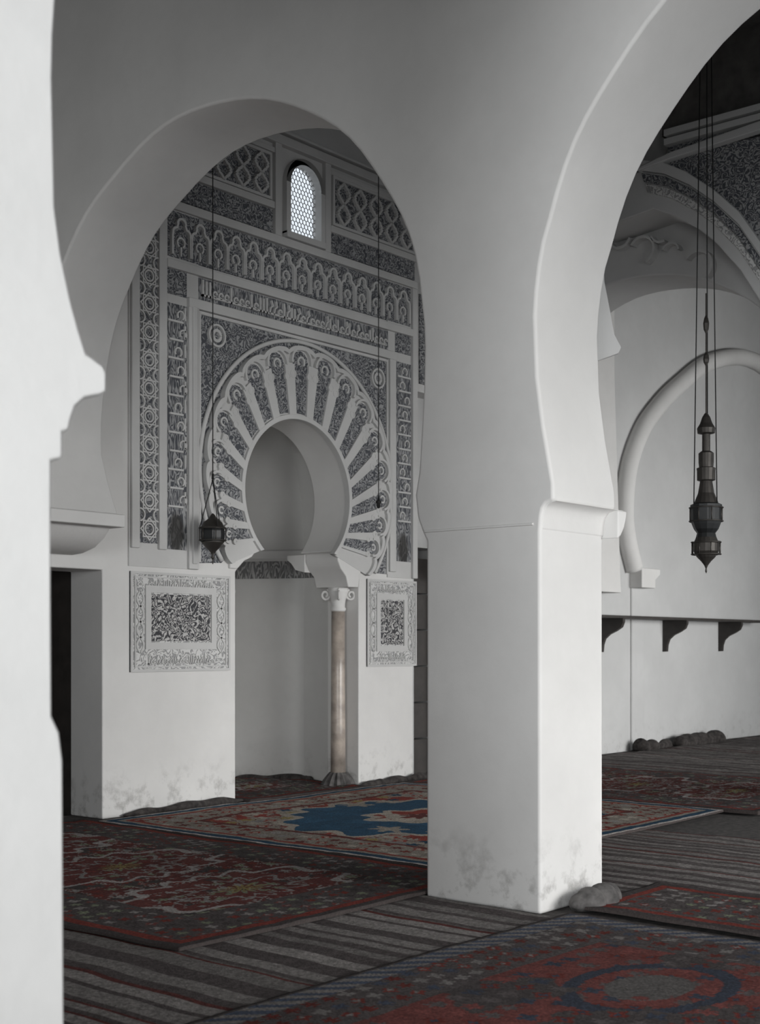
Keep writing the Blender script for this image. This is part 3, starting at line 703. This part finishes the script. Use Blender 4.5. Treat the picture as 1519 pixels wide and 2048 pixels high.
def paint_main(x, y, w, h):
    c = np.empty(x.shape + (3,)); c[:] = BEIGE * 0.62
    d = border(x, y, w, h); fx, fy = x - w * 0.50, y - h * 0.50
    n = fbm(x, y, 11, 9.0)
    put(c, n > 0.28, RED); put(c, n < -0.42, GREY * 0.8); put(c, np.abs(n - 0.05) < 0.04, DRED)
    flowers(c, x, y, 0.19, [RED, BEIGE * 0.8, RED * 0.8, BLUE * 0.7, OCH * 0.6], 3, d > 0.62)
    # medallion
    q = np.maximum(np.maximum(np.abs(fx) / 1.30, np.abs(fy) / 1.0), (np.abs(fx) / 1.30 + np.abs(fy) / 1.0) / 1.32) + 0.07 * np.sin(np.arctan2(fy, fx) * 16)
    put(c, q < 1.08, BEIGE * 0.8); put(c, q < 1.0, BLUE)
    m = (q < 1.0); flowers(c, x + 0.1, y, 0.42, [BLUE * 0.85, BLUE * 1.2, BLUE, BEIGE * 0.6], 9, m)
    q2 = np.hypot(fx / 0.55, fy / 0.42) + 0.12 * np.sin(np.arctan2(fy, fx) * 8)
    put(c, q2 < 1.0, BEIGE * 0.85); put(c, (q2 < 0.78) & (n > 0.05), RED); put(c, q2 < 0.3, DRED)
    # borders
    put(c, d < 0.62, BEIGE * 0.55); m = d < 0.60; flowers(c, x, y, 0.15, [RED, BEIGE * 0.9, RED * 0.7, GREY, DRED], 5, m & (d > 0.18))
    put(c, (d < 0.62) & (d > 0.57), DRED); put(c, (d < 0.2) & (d > 0.16), RED)
    put(c, d < 0.15, BEIGE * 0.6); put(c, (d < 0.11), BLUE * 0.75); put(c, d < 0.035, GREY * 1.5)
    return speck(c, x, y, 1)
def paint_dark(x, y, w, h):
    c = np.empty(x.shape + (3,)); c[:] = DRED * 0.8
    d = border(x, y, w, h); n = fbm(x, y, 21, 13.0)
    put(c, n > 0.30, DARK); put(c, np.abs(n) < 0.05, GREY * 0.9); put(c, np.abs(n - 0.22) < 0.03, BEIGE * 0.45)
    flowers(c, x, y, 0.12, [DRED * 1.3, GREY * 0.8, DARK, RED * 0.6, GRN, DRED], 4, d > 0.55)
    for (mx, my) in ((0.5, 0.22), (0.5, 0.5), (0.5, 0.78)):
        q = np.hypot((x - w * mx) / 0.85, (y - h * my) / 0.48) + 0.1 * np.sin(np.arctan2(y - h * my, x - w * mx) * 12)
        put(c, (q < 1) & (q > 0.9), GREY * 1.1); put(c, (q < 0.9) & (n > 0.1), DRED); put(c, (q < 0.55) & (q > 0.48), GREY * 0.8); put(c, (q < 0.22) & (n > 0), GRN); put(c, (q < 0.12), OCH * 0.5)
    put(c, (d < 0.55), DARK * 1.4); flowers(c, x, y, 0.10, [DRED * 1.2, GREY * 0.8, RED * 0.6, GRN, DARK], 8, (d < 0.5) & (d > 0.14))
    put(c, (d < 0.13) & (d > 0.07), RED * 0.7); put(c, d < 0.07, DARK)
    return speck(c, x, y, 2)
def paint_front(x, y, w, h):
    c = np.empty(x.shape + (3,)); c[:] = DRED
    d = border(x, y, w, h); n = fbm(x, y, 31, 6.0)
    put(c, n > 0.25, DARK); flowers(c, x, y, 0.13, [RED * 0.45, NAVY, DRED * 1.2, DARK * 1.5], 6, d > 0.5); q = np.hypot((x - w * 0.62) / 0.5, (y - h * 0.62) / 0.34); put(c, (q < 1) & (q > 0.8) & (n < 0.25), NAVY * 0.9); put(c, (q < 0.5) & (n < 0.1), GREY * 0.3)
    put(c, d < 0.5, DARK * 1.3); flowers(c, x, y, 0.11, [RED * 0.55, GREY * 0.55, NAVY * 1.3, RED * 0.4], 2, (d < 0.46) & (d > 0.16))
    put(c, d < 0.15, NAVY * 1.6); put(c, (d < 0.15) & ((np.floor((x + y) / 0.06) % 2) == 0), GREY * 0.55); put(c, d < 0.03, DARK)
    return speck(c, x, y, 3)
def stripes(seed, light=0.9, pd=0.28):
    def f(x, y, w, h):
        rng = np.random.RandomState(seed); c = np.empty(x.shape + (3,)); c[:] = DARK * 1.5
        p = 0.0
        while p < w:
            a = pd * rng.uniform(0.25, 0.6); g = pd * rng.uniform(0.12, 0.5)
            m = (x >= p) & (x < p + a); put(c, m, GREY * light * rng.uniform(0.8, 1.25))
            if rng.rand() < 0.5: put(c, (x >= p + a + g * 0.4) & (x < p + a + g * 0.6), GREY * light * 0.6)
            if rng.rand() < 0.25: put(c, (x >= p + a) & (x < p + a + g * 0.3), DRED * 0.8)
            p += a + g
        return speck(c, x, y, seed)
    return f
rug('reed_mat', 2.2, 6.20, 1.6, 6.4, 0.004, 0.02, stripes(5, 0.68), 'grey and black striped reed mat beneath the rugs left of the central pier', 'mat', 0.008, 3)
rug('reed_mat', 6.95, 9.6, 2.2, 5.6, 0.006, 0.02, stripes(9, 0.62, 0.2), 'grey and black striped mat on the floor right of the central pier', 'mat', 0.012, 8)
rug('reed_mat', 13.95, 20.5, 5.2, 9.12, 0.004, 0.03, stripes(14, 0.55, 0.34), 'dim striped mat along the foot of the far right wall', 'mat', 0.02, 6)
rug('patterned_rug', 4.28, 6.95, 4.86, 9.08, 0.022, 0.013, paint_dark, 'dark red and grey patterned rug in front of the side door', 'rug', 0.012, 2)
rug('medallion_rug', 6.90, 10.95, 5.20, 8.85, 0.030, 0.012, paint_main, 'red and beige carpet with a large blue medallion before the mihrab', 'rug', 0.014, 4)
rug('patterned_rug', 3.2, 6.26, 0.9, 3.90, 0.022, 0.014, paint_front, 'dark rug with navy striped border in the right foreground', 'rug', 0.008, 9)
rug('runner_rug', 6.40, 7.35, 1.2, 3.93, 0.026, 0.014, paint_dark, 'narrow dark red runner at the foot of the central pier', 'rug', 0.014, 12)
rug('patterned_rug', 10.98, 13.9, 4.9, 8.9, 0.024, 0.018, paint_dark, 'far red and grey rug beyond the blue medallion carpet', 'rug', 0.02, 15)
rug('niche_rug', 8.83, 10.55, 9.0, 10.7, 0.018, 0.02, paint_dark, 'dark patterned rug running into the mihrab niche', 'rug', 0.016, 17)

# rumpled mats and cloths pushed against walls
def heap(name, pts, r, mat, label, cat='mat', seed=1, sq=0.6):
    rng = random.Random(seed); b = MB(); P = []; RR = []
    for i in range(len(pts) - 1):
        for j in range(6):
            t = j / 6; p = Vector(pts[i]).lerp(Vector(pts[i + 1]), t)
            P.append(p + Vector((rng.uniform(-.3, .3) * r, rng.uniform(-.3, .3) * r, 0))); RR.append(r * rng.uniform(0.35, 1.4))
    P.append(Vector(pts[-1])); RR[0] = RR[0] * 0.3; RR.append(r * 0.2)
    b.tube([(0, 0, 0)] * 0 + [(p.x, p.y, p.z) for p in P], RR, 10)
    base = min(v[2] for v in b.v) if False else 0
    b.v = [(x, y, max(0.0, pts[0][2] + (z - pts[0][2]) * sq)) for x, y, z in b.v]
    o = b.build(name, mat); s = o.modifiers.new('sub', 'SUBSURF'); s.levels = 1; s.render_levels = 1
    return tag(o, label, cat)
heap('cloth_heap', [(6.35, 3.92, 0.05), (6.55, 3.90, 0.05), (6.78, 3.92, 0.05)], 0.085, 'cloth', 'crumpled grey cloth at the lit foot of the central pier', 'cloth', 3, 0.9)
heap('mat_roll', [(16.6, 9.20, 0.05), (17.0, 9.17, 0.06), (17.5, 9.20, 0.05)], 0.13, 'darkcloth', 'dark rumpled mat heaped against the far wall below the first bracket', 'mat', 5, 0.9)
heap('mat_roll', [(17.7, 9.20, 0.05), (18.3, 9.17, 0.06), (19.2, 9.20, 0.05)], 0.15, 'darkcloth', 'dark rumpled mat heaped against the far wall at the right picture edge', 'mat', 6, 0.9)
heap('mat_roll', [(7.4, 9.12, 0.02), (8.0, 9.11, 0.03), (8.85, 9.1, 0.03)], 0.05, 'darkcloth', 'rumpled mat edge along the foot of the left mihrab pier', 'mat', 8, 1.0)
heap('mat_roll', [(10.5, 9.10, 0.02), (11.0, 9.09, 0.03), (11.55, 9.08, 0.04), (11.9, 9.1, 0.05)], 0.06, 'darkcloth', 'rumpled mat edge along the foot of the right mihrab pier', 'mat', 9, 1.0)
heap('mat_roll', [(10.5, 9.75, 0.02), (10.58, 10.0, 0.03), (10.22, 10.7, 0.03)], 0.06, 'darkcloth', 'rumpled mat edge round the inside of the mihrab niche', 'mat', 10, 1.0)
